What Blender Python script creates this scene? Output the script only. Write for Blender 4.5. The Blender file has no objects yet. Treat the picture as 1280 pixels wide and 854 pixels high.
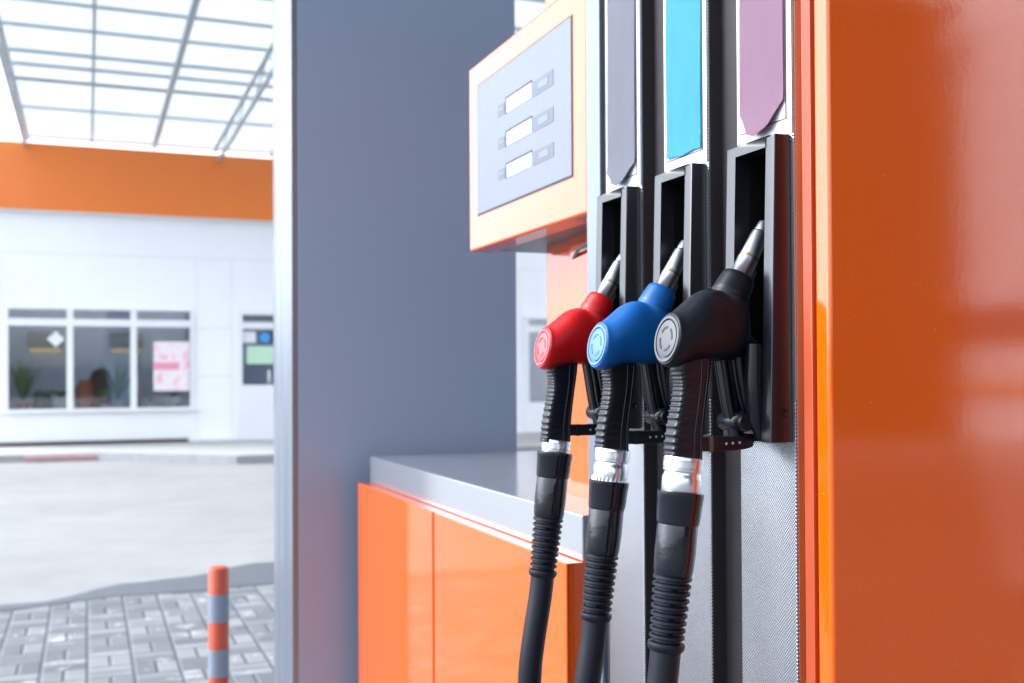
import bpy, bmesh, math, random
from mathutils import Vector, Matrix
random.seed(7)
R = math.radians
scene = bpy.context.scene
COL = scene.collection

# ------------------------------------------------------------------ materials
class NT:
    def __init__(self, name):
        self.m = bpy.data.materials.new(name); self.m.use_nodes = True
        self.t = self.m.node_tree; self.t.nodes.clear()
        self.out = self.n('ShaderNodeOutputMaterial')
    def n(self, kind, **kw):
        nd = self.t.nodes.new(kind)
        for k, v in kw.items(): setattr(nd, k, v)
        return nd
    def l(self, a, b): self.t.links.new(a, b)
    def math(self, op, a, b=None, c=None):
        nd = self.n('ShaderNodeMath', operation=op)
        for i, v in enumerate((a, b, c)):
            if v is None: continue
            if isinstance(v, (int, float)): nd.inputs[i].default_value = v
            else: self.l(v, nd.inputs[i])
        return nd.outputs[0]
    def coord(self):
        return self.n('ShaderNodeTexCoord').outputs['Object']
    def noise(self, vec, scale, detail=4, rough=.55):
        nd = self.n('ShaderNodeTexNoise'); self.l(vec, nd.inputs['Vector'])
        nd.inputs['Scale'].default_value = scale; nd.inputs['Detail'].default_value = detail
        nd.inputs['Roughness'].default_value = rough
        return nd.outputs['Fac']
    def ramp(self, fac, stops):
        nd = self.n('ShaderNodeValToRGB'); self.l(fac, nd.inputs[0])
        el = nd.color_ramp.elements
        while len(el) < len(stops): el.new(.5)
        for e, (p, c) in zip(el, stops):
            e.position = p; e.color = (c[0], c[1], c[2], 1)
        return nd.outputs['Color']
    def mix(self, fac, a, b):
        nd = self.n('ShaderNodeMix', data_type='RGBA')
        if isinstance(fac, (int, float)): nd.inputs[0].default_value = fac
        else: self.l(fac, nd.inputs[0])
        for i, v in ((6, a), (7, b)):
            if isinstance(v, tuple): nd.inputs[i].default_value = (*v, 1)
            else: self.l(v, nd.inputs[i])
        return nd.outputs[2]
    def bump(self, h, dist, strength=1.0):
        nd = self.n('ShaderNodeBump'); self.l(h, nd.inputs['Height'])
        nd.inputs['Distance'].default_value = dist; nd.inputs['Strength'].default_value = strength
        return nd.outputs['Normal']
    def bsdf(self, color, rough=.5, metal=0., normal=None, coat=0., spec=.5):
        b = self.n('ShaderNodeBsdfPrincipled')
        if isinstance(color, tuple): b.inputs['Base Color'].default_value = (*color, 1)
        else: self.l(color, b.inputs['Base Color'])
        if isinstance(rough, (int, float)): b.inputs['Roughness'].default_value = rough
        else: self.l(rough, b.inputs['Roughness'])
        b.inputs['Metallic'].default_value = metal
        b.inputs['Specular IOR Level'].default_value = spec
        b.inputs['Coat Weight'].default_value = coat; b.inputs['Coat Roughness'].default_value = .04
        if normal is not None: self.l(normal, b.inputs['Normal'])
        self.l(b.outputs[0], self.out.inputs['Surface'])
        return b

def simple(name, col, rough=.5, metal=0., var=.06, scale=6., bump=0., bscale=200., spec=.5, dust=0.):
    t = NT(name); c = t.coord()
    n = t.noise(c, scale, 5, .6)
    col2 = t.mix(n, tuple(v*(1-var*1.6) for v in col), tuple(min(1, v*(1+var)) for v in col))
    if dust:
        d = t.ramp(t.noise(c, scale*4, 8, .7), [(.52, (0, 0, 0)), (.75, (dust, dust, dust))])
        dd = t.n('ShaderNodeRGBToBW'); t.l(d, dd.inputs[0])
        col2 = t.mix(dd.outputs[0], col2, (.33, .34, .36))
    rr = t.math('MULTIPLY_ADD', t.noise(c, scale*3, 4), .25*rough, rough*.87)
    nm = t.bump(t.noise(c, bscale, 2), bump) if bump else None
    t.bsdf(col2, rr, metal, nm, spec=spec)
    return t.m

def gloss_paint(name, col, rough=.07, peel=.00006):
    t = NT(name); c = t.coord()
    n = t.noise(c, 2.5, 3)
    cc = t.mix(n, tuple(v*.95 for v in col), tuple(v*1.05 for v in col))
    speck = t.ramp(t.noise(c, 420, 2), [(.70, (0, 0, 0)), (.74, (.35, .35, .35))])
    sp = t.n('ShaderNodeRGBToBW'); t.l(speck, sp.inputs[0])
    cc = t.mix(sp.outputs[0], cc, (.75, .55, .45))
    h = t.math('ADD', t.math('MULTIPLY', t.noise(c, 130, 2), 1.0), t.math('MULTIPLY', t.noise(c, 3, 1), 18.))
    nm = t.bump(h, peel)
    rr = t.math('MULTIPLY_ADD', t.noise(c, 9, 5), rough*.7, rough*.7)
    bb = t.bsdf(cc, rr, 0, nm, coat=.4); bb.inputs['Coat Roughness'].default_value = .07
    return t.m

def dimpled(name, col, rough, metal=1., depth=.0005, pitch=.0036, grime=True):
    t = NT(name); c = t.coord()
    s = t.n('ShaderNodeSeparateXYZ'); t.l(c, s.inputs[0])
    k = 2*math.pi/pitch
    u = t.math('MULTIPLY', t.math('ADD', s.outputs[0], s.outputs[1]), k)
    v = t.math('MULTIPLY', s.outputs[2], k)
    h = t.math('MULTIPLY', t.math('SINE', u), t.math('SINE', v))
    nm = t.bump(h, depth)
    base = col
    if grime:
        g = t.ramp(t.noise(c, 9, 6, .65), [(.3, tuple(x*.93 for x in col)), (.65, col)])
        base = g
    rr = t.math('MULTIPLY_ADD', t.noise(c, 5, 2), .05, rough-.02)
    t.bsdf(base, rr, metal, nm)
    return t.m

M = {}
ORANGE = (.62, .080, .001)
M['orange'] = gloss_paint('orange_gloss_paint', ORANGE)
M['orange_dimpled'] = dimpled('embossed_orange', (.33, .040, .003), .22, 0., .0003)
M['steel'] = dimpled('dimpled_stainless', (.46, .48, .51), .21, depth=.00028, pitch=.005)
M['steel_dark'] = dimpled('dimpled_dark_recess', (.030, .026, .030), .24, .5, depth=.0005, pitch=.005)  # steel base darkened to stand in for the dark reflections between columns
M['alu'] = simple('brushed_aluminium', (.62, .65, .69), .34, .85, .05, 12)
M['alu_profile'] = simple('anodised_profile', (.17, .20, .25), .36, .6, .04, 5)
M['counter'] = simple('counter_sheet', (.54, .57, .61), .15, .8, .05, 4)
M['plate'] = simple('grey_face_plate', (.115, .13, .158), .38, .2, .03, 8)
M['plate_dark'] = simple('grey_key_print', (.06, .075, .11), .4, .0, .03, 8)
M['lcd'] = simple('pale_display_glass', (.24, .26, .29), .12, 0, .02, 10)
M['dark_gap'] = simple('dark_gap', (.01, .012, .018), .6)
M['blackp'] = simple('black_plastic', (.002, .0035, .008), .30, 0, .1, 20, .00006, 900, spec=.34, dust=.008)
M['boot'] = simple('boot_plastic', (.003, .004, .008), .30, 0, .1, 25, .00008, 700, spec=.85, dust=.01)
M['cavity'] = simple('cavity_black', (.003, .003, .004), .8, spec=.1)
M['gloss_black'] = simple('gloss_black_sleeve', (.003, .0045, .009), .16, 0, .1, 20, .0005, 60)
M['rubber'] = simple('hose_rubber', (.0022, .004, .0095), .42, 0, .15, 30, .0002, 500, spec=.28)
M['chrome'] = simple('spout_metal', (.46, .48, .51), .30, 1, .08, 25)
M['machined'] = simple('machined_aluminium', (.62, .64, .68), .26, 1, .06, 30)
M['brass'] = simple('brass', (.30, .22, .10), .4, 1)
M['dull_clip'] = simple('dull_clip_metal', (.07, .062, .05), .5, .3)
M['red'] = simple('red_rubber', (.38, .003, .004), .38, 0, .08, 12, .00008, 500, spec=.3)
M['blue'] = simple('blue_rubber', (.0005, .07, .25), .38, 0, .08, 12, .00008, 500, spec=.3)
M['black'] = simple('black_rubber', (.0035, .0045, .008), .36, 0, .08, 12, .00008, 500, spec=.2, dust=.0)
M['clad'] = simple('grey_blue_cladding', (.19, .265, .375), .40, .0, .02, .4, spec=.6)
M['clad_edge'] = simple('silver_cladding_edge', (.15, .175, .215), .30, .5, .03, 3)
M['film_grey'] = simple('lavender_film', (.16, .165, .215), .33, 0, .06, 14, .0006, 22)
M['film_blue'] = simple('sky_blue_film', (.006, .32, .55), .36, 0, .05, 14, .0006, 22)
M['film_purple'] = simple('mauve_film', (.26, .125, .20), .36, 0, .05, 14, .0006, 22)
M['label_white'] = simple('white_label', (.42, .44, .47), .35, .3, .04, 30)
M['label_line'] = simple('black_line', (.02, .02, .02), .5)
M['wallwhite'] = simple('white_cladding_panel', (.84, .86, .89), .5, 0, .03, 1.5)
M['frame'] = simple('white_window_frame', (.78, .80, .83), .4, 0, .02, 3)
M['seam'] = simple('panel_seam', (.72, .745, .78), .6)
M['fascia'] = simple('orange_fascia', (.80, .20, .03), .34, 0, .04, .8)
M['soffit'] = simple('interior_plaster', (.66, .73, .84), .8, 0, .2, 2)
M['kerb'] = simple('kerb_concrete', (.30, .31, .32), .85, 0, .2, 6, .003, 40)
M['kerb_red'] = simple('kerb_red_paint', (.42, .27, .28), .8, 0, .25, 6)
M['pave'] = simple('pavement_concrete', (.34, .34, .335), .85, 0, .12, 2.5, .003, 40)
M['post_red'] = simple('bollard_orange', (.42, .06, .022), .45, 0, .08, 10)
M['post_grey'] = simple('bollard_reflective_grey', (.18, .21, .26), .4, 0, .08, 10)
M['rafter'] = simple('galvanised_steel', (.42, .47, .50), .5, .0, .1, 3)
M['deck'] = simple('dark_roof_deck', (.42, .43, .45), .6, 0, .1, 1)
M['rust'] = simple('stained_steel', (.20, .19, .18), .7, .1, .2, 3)
M['leaf'] = simple('leaf_green', (.17, .40, .11), .5, 0, .3, 30)
M['leaf2'] = simple('pale_leaf_green', (.24, .40, .16), .5, 0, .3, 30)
M['pot_white'] = simple('white_pot', (.72, .74, .78), .4)
M['terracotta'] = simple('terracotta', (.52, .16, .09), .7)
M['darkbrown'] = simple('dark_brown', (.05, .03, .025), .7)
M['wood'] = simple('tan_wood', (.34, .26, .19), .6)
M['slate'] = simple('slate_fabric', (.06, .08, .13), .8)
M['teal'] = simple('blue_paper', (.06, .32, .75), .5)
M['mint'] = simple('mint_paper', (.50, .74, .56), .6)
M['paper'] = simple('white_paper', (.75, .76, .80), .6)
M['boundary'] = simple('weathered_render', (.05, .036, .03), .9, 0, .2, .6)

def poster_mat():
    t = NT('pink_poster_print'); c = t.coord()
    n = t.noise(c, 6, 3)
    col = t.ramp(n, [(.30, (.55, .62, .80)), (.42, (.80, .76, .80)), (.52, (.86, .72, .76)), (.66, (.80, .40, .50))])
    t.bsdf(col, .5); return t.m
M['poster'] = poster_mat()

def glass_mat():
    t = NT('window_glass')
    tr = t.n('ShaderNodeBsdfTransparent'); tr.inputs[0].default_value = (.9, .93, .95, 1)
    gl = t.n('ShaderNodeBsdfGlossy'); gl.inputs['Roughness'].default_value = .02
    fr = t.n('ShaderNodeFresnel'); fr.inputs[0].default_value = 1.6
    mx = t.n('ShaderNodeMixShader')
    t.l(t.math('ADD', fr.outputs[0], .04), mx.inputs[0]); t.l(tr.outputs[0], mx.inputs[1]); t.l(gl.outputs[0], mx.inputs[2])
    t.l(mx.outputs[0], t.out.inputs['Surface']); return t.m
M['glass'] = glass_mat()

def sheet_mat():
    t = NT('translucent_roof_sheet'); c = t.coord()
    s = t.n('ShaderNodeSeparateXYZ'); t.l(c, s.inputs[0])
    n = t.noise(c, 1.2, 5)
    col = t.mix(n, (.66, .69, .71), (.76, .78, .79))
    tr = t.n('ShaderNodeBsdfTranslucent'); t.l(col, tr.inputs[0])
    df = t.n('ShaderNodeBsdfDiffuse'); t.l(col, df.inputs[0])
    mx = t.n('ShaderNodeMixShader'); mx.inputs[0].default_value = .32
    t.l(tr.outputs[0], mx.inputs[1]); t.l(df.outputs[0], mx.inputs[2])
    t.l(mx.outputs[0], t.out.inputs['Surface']); return t.m
M['sheet'] = sheet_mat()

def asphalt_mat():
    t = NT('pale_worn_asphalt'); c = t.coord()
    big = t.noise(c, .35, 6, .6); mid = t.noise(c, 2.2, 7, .65); fine = t.noise(c, 60, 3)
    f = t.math('ADD', t.math('MULTIPLY', big, .5), t.math('ADD', t.math('MULTIPLY', mid, .3), t.math('MULTIPLY', fine, .2)))
    col = t.ramp(f, [(.36, (.165, .166, .168)), (.5, (.207, .206, .203)), (.64, (.242, .240, .234))])
    t.bsdf(col, .9, 0, t.bump(fine, .004)); return t.m
M['asphalt'] = asphalt_mat()
M['apron'] = simple('pale_concrete', (.46, .46, .45), .85, 0, .12, 2, .003, 40)
M['tarmac'] = simple('fresh_tarmac', (.17, .17, .17), .9, 0, .15, 3, .004, 60)
M['tar'] = simple('dark_tar_strip', (.072, .080, .095), .75, 0, .18, 3, .004, 60)

def paver_mat():
    t = NT('basket_weave_pavers'); c = t.coord()
    s = t.n('ShaderNodeSeparateXYZ'); t.l(c, s.inputs[0])
    S = .2
    x = t.math('DIVIDE', s.outputs[0], S); y = t.math('DIVIDE', s.outputs[1], S)
    cx = t.math('FLOOR', x); cy = t.math('FLOOR', y)
    fx = t.math('FRACT', x); fy = t.math('FRACT', y)
    par = t.math('MODULO', t.math('ADD', t.math('ADD', cx, cy), 1000), 2.)
    a = t.math('ADD', t.math('MULTIPLY', fx, par), t.math('MULTIPLY', fy, t.math('SUBTRACT', 1, par)))   # across the split
    b = t.math('ADD', t.math('MULTIPLY', fy, par), t.math('MULTIPLY', fx, t.math('SUBTRACT', 1, par)))
    half = t.math('FLOOR', t.math('MULTIPLY', a, 2)); fa = t.math('FRACT', t.math('MULTIPLY', a, 2))
    ea = t.math('MULTIPLY', t.math('SUBTRACT', .5, t.math('ABSOLUTE', t.math('SUBTRACT', fa, .5))), .5)
    eb = t.math('SUBTRACT', .5, t.math('ABSOLUTE', t.math('SUBTRACT', b, .5)))
    e = t.math('MINIMUM', ea, eb)
    wob = t.math('MULTIPLY', t.noise(c, 25, 3), .03)
    stone = t.n('ShaderNodeMapRange'); stone.inputs[1].default_value = .0; stone.inputs[2].default_value = .05
    t.l(t.math('SUBTRACT', e, wob), stone.inputs[0])
    cv = t.n('ShaderNodeCombineXYZ'); t.l(cx, cv.inputs[0]); t.l(cy, cv.inputs[1]); t.l(half, cv.inputs[2])
    wn = t.n('ShaderNodeTexWhiteNoise', noise_dimensions='3D'); t.l(cv.outputs[0], wn.inputs['Vector'])
    tone = t.math('ADD', t.math('MULTIPLY', wn.outputs['Value'], .55), t.math('MULTIPLY', t.noise(c, 3, 6, .7), .45))
    blk = t.ramp(tone, [(.15, (.07, .077, .087)), (.45, (.112, .118, .126)), (.8, (.19, .193, .197))])
    chip = t.ramp(t.noise(c, 5.2, 6, .7), [(.58, (0, 0, 0)), (.63, (1, 1, 1))])
    cb = t.n('ShaderNodeRGBToBW'); t.l(chip, cb.inputs[0])
    blk = t.mix(t.math('MULTIPLY', cb.outputs[0], .5), blk, (.46, .46, .46))
    col = t.mix(stone.outputs[0], (.09, .095, .105), blk)
    t.bsdf(col, .85, 0, t.bump(stone.outputs[0], .006)); return t.m
M['paver'] = paver_mat()

# ------------------------------------------------------------------ mesh builder
class MB:
    def __init__(self): self.bm = bmesh.new(); self.bev = False
    def box(self, x0, x1, y0, y1, z0, z1, bev=0, seg=3, axis=None):
        bm = self.bm
        g = bmesh.ops.create_cube(bm, size=1)
        for v in g['verts']:
            v.co = Vector((x0 + (v.co.x+.5)*(x1-x0), y0 + (v.co.y+.5)*(y1-y0), z0 + (v.co.z+.5)*(z1-z0)))
        if bev:
            self.bev = True
            es = {e for v in g['verts'] for e in v.link_edges}
            if axis is not None:
                es = [e for e in es if abs((e.verts[0].co-e.verts[1].co).normalized()[axis]) > .9]
            bmesh.ops.bevel(bm, geom=list(es), offset=bev, segments=seg, profile=.5, affect='EDGES', clamp_overlap=True)
        return self
    def prism(self, pts, d0, d1, axis='x'):
        """closed outline pts (2-D) extruded along axis from d0 to d1"""
        bm = self.bm
        f = {'x': lambda a, b, d: (d, a, b), 'y': lambda a, b, d: (a, d, b), 'z': lambda a, b, d: (a, b, d)}[axis]
        v0 = [bm.verts.new(f(a, b, d0)) for a, b in pts]; v1 = [bm.verts.new(f(a, b, d1)) for a, b in pts]
        n = len(pts)
        fs = [bm.faces.new(v0), bm.faces.new(v1)]
        for i in range(n): fs.append(bm.faces.new((v0[i], v0[(i+1) % n], v1[(i+1) % n], v1[i])))
        bmesh.ops.recalc_face_normals(bm, faces=fs)
        return self
    def rings(self, rings, cap0=True, cap1=True):
        bm = self.bm; vv = [[bm.verts.new(p) for p in r] for r in rings]; n = len(rings[0]); fs = []
        for a, b in zip(vv, vv[1:]):
            for i in range(n): fs.append(bm.faces.new((a[i], a[(i+1) % n], b[(i+1) % n], b[i])))
        if cap0: fs.append(bm.faces.new(vv[0]))
        if cap1: fs.append(bm.faces.new(vv[-1]))
        bmesh.ops.recalc_face_normals(bm, faces=fs)
        return self
    def sweep(self, pts, rads, n=32, cap0=True, cap1=True):
        """circular tube through pts (Vectors) with a radius each"""
        pts = [Vector(p) for p in pts]; rings = []; prev = None
        for i, p in enumerate(pts):
            a = pts[max(i-1, 0)]; b = pts[min(i+1, len(pts)-1)]
            k = 1
            while (b-a).length < 1e-7 and k < 4:
                k += 1; a = pts[max(i-k, 0)]; b = pts[min(i+k, len(pts)-1)]
            t = (b-a).normalized()
            if prev is None:
                u = t.cross(Vector((0, 1, 0)))
                if u.length < .05: u = t.cross(Vector((1, 0, 0)))
                u.normalize()
            else:
                u = (prev - t*prev.dot(t)).normalized()
            prev = u; w = t.cross(u)
            rings.append([p + (u*math.cos(2*math.pi*j/n) + w*math.sin(2*math.pi*j/n))*rads[i] for j in range(n)])
        return self.rings(rings, cap0, cap1)
    def lathe(self, o, d, prof, n=40):
        """prof: (distance along d, radius)"""
        o = Vector(o); d = Vector(d).normalized()
        return self.sweep_fixed(o, d, prof, n)
    def sweep_fixed(self, o, d, prof, n):
        u = d.cross(Vector((0, 1, 0)))
        if u.length < .05: u = d.cross(Vector((1, 0, 0)))
        u.normalize(); w = d.cross(u)
        rings = [[o + d*s + (u*math.cos(2*math.pi*j/n) + w*math.sin(2*math.pi*j/n))*max(r, 1e-5) for j in range(n)] for s, r in prof]
        return self.rings(rings)
    def build(self, name, mat, parent=None, smooth=40, loc=None):
        me = bpy.data.meshes.new(name); self.bm.to_mesh(me); self.bm.free()
        mats = mat if isinstance(mat, (list, tuple)) else [mat]
        for m_ in mats: me.materials.append(m_)
        if smooth:
            me.shade_smooth(); me.set_sharp_from_angle(angle=R(smooth))
        o = bpy.data.objects.new(name, me); COL.objects.link(o)
        if self.bev and smooth:
            wn = o.modifiers.new('weighted_normal', 'WEIGHTED_NORMAL'); wn.keep_sharp = True; wn.weight = 100
        if parent is not None: o.parent = parent
        if loc is not None: o.location = loc
        return o

def tag(o, label=None, cat=None, group=None, kind=None):
    if label: o['label'] = label
    if cat: o['category'] = cat
    if group: o['group'] = group
    if kind: o['kind'] = kind
    return o
def empty(name, loc=(0, 0, 0)):
    o = bpy.data.objects.new(name, None); COL.objects.link(o); o.location = loc; o.empty_display_size = .1
    return o
def copy_tree(o, parent=None):
    c = o.copy(); COL.objects.link(c)
    if parent is not None: c.parent = parent
    for ch in list(o.children): copy_tree(ch, c)
    return c
def bx(*a, **k): return MB().box(*a, **k)

# ------------------------------------------------------------------ camera
H = 1.35
cam_d = bpy.data.cameras.new('camera'); cam = bpy.data.objects.new('camera', cam_d); COL.objects.link(cam)
cam_d.sensor_width = 36; cam_d.lens = 1350/1280*36; cam_d.shift_y = 26.5/1280
cam_d.clip_start = .05; cam_d.clip_end = 2000
yaw = math.atan(530/1350)
cam.matrix_world = Matrix.Translation((0, 0, H)) @ (Matrix.Rotation(-yaw, 4, 'Z') @ Matrix.Rotation(math.pi/2 + R(.7), 4, 'X') @ Matrix.Rotation(-R(.29), 4, 'Z'))
cam_d.dof.use_dof = True; cam_d.dof.focus_distance = 1.42; cam_d.dof.aperture_fstop = 5.2
scene.camera = cam

# ------------------------------------------------------------------ ground and pavements
YB = 21.5
tag(bx(-60, 90, -60, 120, -.3, 0).build('ground', M['asphalt'], smooth=0), kind='structure')
# paved apron round the pump island, its far edge worn and uneven
edge = []
xs = [-7 + .18*i for i in range(98)]
for x in xs:
    edge.append((x, 7.05 + .10*math.sin(x*1.7) + .05*math.sin(x*5.3+1) + random.uniform(-.02, .02)))
m = MB(); m.prism([(-7, -3)] + [(xs[-1], -3)] + list(reversed(edge)), .001, .004, 'z')
tag(m.build('paving', M['paver'], smooth=0), kind='structure')
m = MB()
tx = [-2.2 + .15*i for i in range(70)]
up = [(x, 7.18 + .10*math.sin(x*1.7) + .05*math.sin(x*5.3+1) + max(0, min(1, (x+.2)/1.3))*.62 + .05*math.sin(x*7) + random.uniform(-.03, .03)) for x in tx]
lo = [(x, 7.02 + .10*math.sin(x*1.7) + .05*math.sin(x*5.3+1)) for x in tx]
m.prism(lo + list(reversed(up)), .0005, .0085, 'z')
tag(m.build('tar_strip', M['tar'], smooth=0), kind='structure')  # darker strip along the far edge of the paving
m = MB(); m.prism([(5.3, -3.02), (17.45, -15.6), (17.9, -34), (17.9, -3.02)], .001, .009, 'z')
tag(m.build('concrete_apron', M['apron'], None, 0), kind='structure')  # unseen pale ground, added and shaped to brighten the end panel's reflection
tag(bx(-14, 17.2, -15.5, -3.02, .001, .005).build('tarmac', M['tarmac'], None, 0), kind='structure')  # unseen ground added behind the viewer to darken what near faces reflect
# raised pavement along the shop, with a kerb that ramps down to the left
m = MB()
m.prism([(-30, 19.1), (.2, 19.1), (2.2, 17.35), (30, 17.35), (30, YB+3), (-30, YB+3)], .0, .12, 'z')
tag(m.build('pavement', M['pave'], smooth=0), kind='structure')
m = MB()
m.prism([(.12, 18.98), (2.15, 17.20), (30, 17.20), (30, 17.348), (2.2, 17.348), (.2, 19.098)], .0, .132, 'z')
tag(m.build('kerb', M['kerb'], smooth=0), kind='structure')
m = MB().box(-.95, .8, 18.95, 19.097, 0, .10, .02)
tag(m.build('painted_kerb', M['kerb_red'], smooth=30), kind='structure')
m = MB(); m.box(.62, 2.3, .80, 3.92, .006, .14, .02)
tag(m.build('pump_island', M['kerb'], smooth=30), kind='structure')

# ------------------------------------------------------------------ fuel dispenser
fd = empty('fuel_dispenser', (1.1, 1.8, .14)); fd_inv = Matrix.Translation((-1.1, -1.8, -.14))
tag(fd, 'orange and steel fuel dispenser with three nozzle boots, display head and waist-high cabinet', 'fuel dispenser')
def part(mb, name, mat, parent=fd, smooth=40, label=None):
    """geometry given in world metres, stored relative to its parent"""
    w = parent.location.copy(); p = parent.parent
    while p: w += p.location; p = p.parent
    bmesh.ops.translate(mb.bm, verts=mb.bm.verts, vec=-w)
    o = mb.build(name, mat, parent, smooth)
    if label: o['label'] = label
    return o
TOP = 2.75; BOT = .14
# near end panel
part(MB().box(.832, 1.75, 1.071, 1.100, BOT, TOP, .006, 4), 'end_panel', M['orange'])
part(MB().box(.8285, .850, 1.1003, 1.119, BOT, TOP, .002, 2), 'edge_trim', M['orange_dimpled'])
# carcass behind the columns
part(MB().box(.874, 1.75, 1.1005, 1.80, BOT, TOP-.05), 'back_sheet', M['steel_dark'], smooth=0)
part(MB().box(.868, .8738, 1.1195, 1.160, BOT, TOP-.05), 'recess_strip', M['orange'], smooth=0)  # made orange so the steel flank beside it picks up an orange reflection
P = [1.172, 1.378, 1.584]            # right edge (y) of each nozzle boot
FILM = ['film_purple', 'film_blue', 'film_grey']
def grid_sheet(y0, y1, z0, z1, fn, keep, ny=22, nz=60):
    """thin film in the plane x = const; fn(y,z) gives the lift, keep(y,z) the outline warp of the lower edge"""
    bm = bmesh.new(); vs = {}
    for i in range(ny+1):
        y = y0 + (y1-y0)*i/ny
        zb = keep(i/ny)
        for j in range(nz+1):
            z = zb + (z1-zb)*j/nz
            vs[i, j] = bm.verts.new((fn(i/ny, z-z0), y, z))
    for i in range(ny):
        for j in range(nz): bm.faces.new((vs[i, j], vs[i+1, j], vs[i+1, j+1], vs[i, j+1]))
    bmesh.ops.solidify(bm, geom=bm.faces[:], thickness=-.0006)
    bmesh.ops.recalc_face_normals(bm, faces=bm.faces[:])
    mb = MB(); mb.bm.free(); mb.bm = bm; return mb
for k, yr in enumerate(P):
    y0, y1 = yr-.0075, yr+.1205                       # column edges
    oy0, oy1 = yr+.0205, yr+.0905                     # opening of the boot
    oz0, oz1 = 1.345, 1.648
    mb = MB()
    mb.box(.850, .8735, y0, y1, BOT, oz0-.03, .0022, 2)
    mb.box(.850, .8735, y0, y1, oz1+.004, TOP-.02, .0022, 2)
    mb.box(.8502, .8735, y0+.0002, oy0-.002, oz0-.03, oz1+.004)
    mb.box(.8502, .8735, oy1+.002, y1-.0002, oz0-.03, oz1+.004)
    col = part(mb, 'nozzle_column', M['steel'])
    part(MB().box(.8528, .8738, y0-.0012, y0-.0002, BOT, TOP-.02), 'column_flank', M['steel'] if k == 0 else M['steel_dark'], col, 0)  # farther flanks carry their dark reflection in the steel colour
    # label field above the boot and its peeling film
    part(MB().box(.8487, .8497, y0+.0012, y1-.001, 1.664, TOP-.06), 'label_field', M['label_white'], col, 0)  # widened to the column edges, its white standing in for sky on the steel
    ly0, ly1 = yr+.006, yr+.113
    zl = 1.684
    mb = MB()
    for a in ((ly0-.0012, ly0+.0006, zl, 2.6), (ly0, ly1, zl, zl+.0012)):
        mb.box(.8479, .8486, *a)
    part(mb, 'label_line', M['label_line'], col, 0)
    if k == 1:
        keep = lambda u, z=zl: z + .003 + .0015*math.sin(u*9)
        fn = lambda u, dz: .8465 - .0006*math.sin(u*11+dz*20) - .003*max(0, 1-dz/.03)**2*(.4+u*.3)
    else:
        keep = (lambda u, z=zl: z + .026*max(0, 1-u/.28) + (.026*max(0, (u-.75)/.25)) - .012*max(0, 1-abs(u-.55)/.4)) if k == 0 else \
               (lambda u, z=zl: z + .020*max(0, 1-u/.30) + (.018*max(0, (u-.75)/.25)) - .012*max(0, 1-abs(u-.5)/.35))
        fn = lambda u, dz: .8462 - .0007*math.sin(u*7+dz*14) - .010*max(0, 1-(dz+.012)/.05)**2
    part(grid_sheet(ly0+.0015, ly1-.004, zl, 2.6, fn, keep), 'grade_label', M[FILM[k]], col, 60)
    part(MB().box(.8472, .8486, ly0+.0008, ly0+.0052, zl+.024, 2.6), 'label_edge', M[FILM[k]], col, 0)
    # nozzle boot: a moulded frame whose front leans outwards towards the foot
    zt, zb = 1.662, 1.262
    bm = bmesh.new()
    yo = [yr, yr+.112]; 
    def fx(z): return .8265 - .010*(zt-z)/(zt-zb)
    def shell(bm):
        # outer prism with a rectangular hole: four bars + closed lower body
        def bar(ya, yb, za, zb_, xb=.8495, inset=0):
            vs = []
            for z in (za, zb_):
                for y in (ya, yb):
                    vs.append(bm.verts.new((fx(z)+inset, y, z)))
            for z in (za, zb_):
                for y in (ya, yb):
                    vs.append(bm.verts.new((xb, y, z)))
            f = [(0, 1, 3, 2), (4, 6, 7, 5), (0, 4, 5, 1), (2, 3, 7, 6), (0, 2, 6, 4), (1, 5, 7, 3)]
            fs = [bm.faces.new([vs[i] for i in q]) for q in f]
            bmesh.ops.recalc_face_normals(bm, faces=fs)
            es = {e for fc in fs for e in fc.edges}
            return es
        bar(yo[0], oy0, zb, zt); bar(oy1, yo[1], zb, zt)
        bar(oy0, oy1, oz1, zt)
        bar(oy0, oy1, zb, 1.335, inset=.006)
        bmesh.ops.remove_doubles(bm, verts=bm.verts[:], dist=1e-5)
    shell(bm)
    hard = [e for e in bm.edges if len(e.link_faces) == 2 and abs(e.calc_face_angle(0)) > .5 and
            all(min(abs(v.co.y-yo[0]), abs(v.co.y-yo[1])) < 1e-4 or abs(v.co.z-zt) < 1e-4 for v in e.verts) and all(v.co.x < .84 for v in e.verts)]
    if hard: bmesh.ops.bevel(bm, geom=hard, offset=.0016, segments=3, profile=.5, affect='EDGES', clamp_overlap=True)
    mb = MB(); mb.bm.free(); mb.bm = bm
    boot = part(mb, 'nozzle_boot', M['boot'], col, 30)
    # dark cavity behind the opening
    mb = MB()
    mb.box(.848, .935, oy0-.0015, oy0+.0005, oz0-.02, oz1+.002); mb.box(.848, .935, oy1-.0005, oy1+.0015, oz0-.02, oz1+.002)
    mb.box(.848, .935, oy0-.0015, oy1+.0015, oz1-.0005, oz1+.0015); mb.box(.848, .935, oy0-.0015, oy1+.0015, oz0-.021, oz0-.0185)
    mb.box(.935, .938, oy0-.0015, oy1+.0015, oz0-.021, oz1+.0015)
    part(mb, 'boot_cavity', M['cavity'], col, 0)
    # moulded cheek pieces that hold the nozzle, a hinge drum and a screw on the flank
    mb = MB()
    mb.sweep([(.812, yr+.030, 1.39), (.811, yr+.030, 1.34), (.814, yr+.030, 1.29), (.822, yr+.030, 1.268)], [.010, .011, .011, .006], 20)
    mb.sweep([(.812, yr+.082, 1.39), (.811, yr+.082, 1.34), (.814, yr+.082, 1.29), (.822, yr+.082, 1.268)], [.010, .011, .011, .006], 20)
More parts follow.
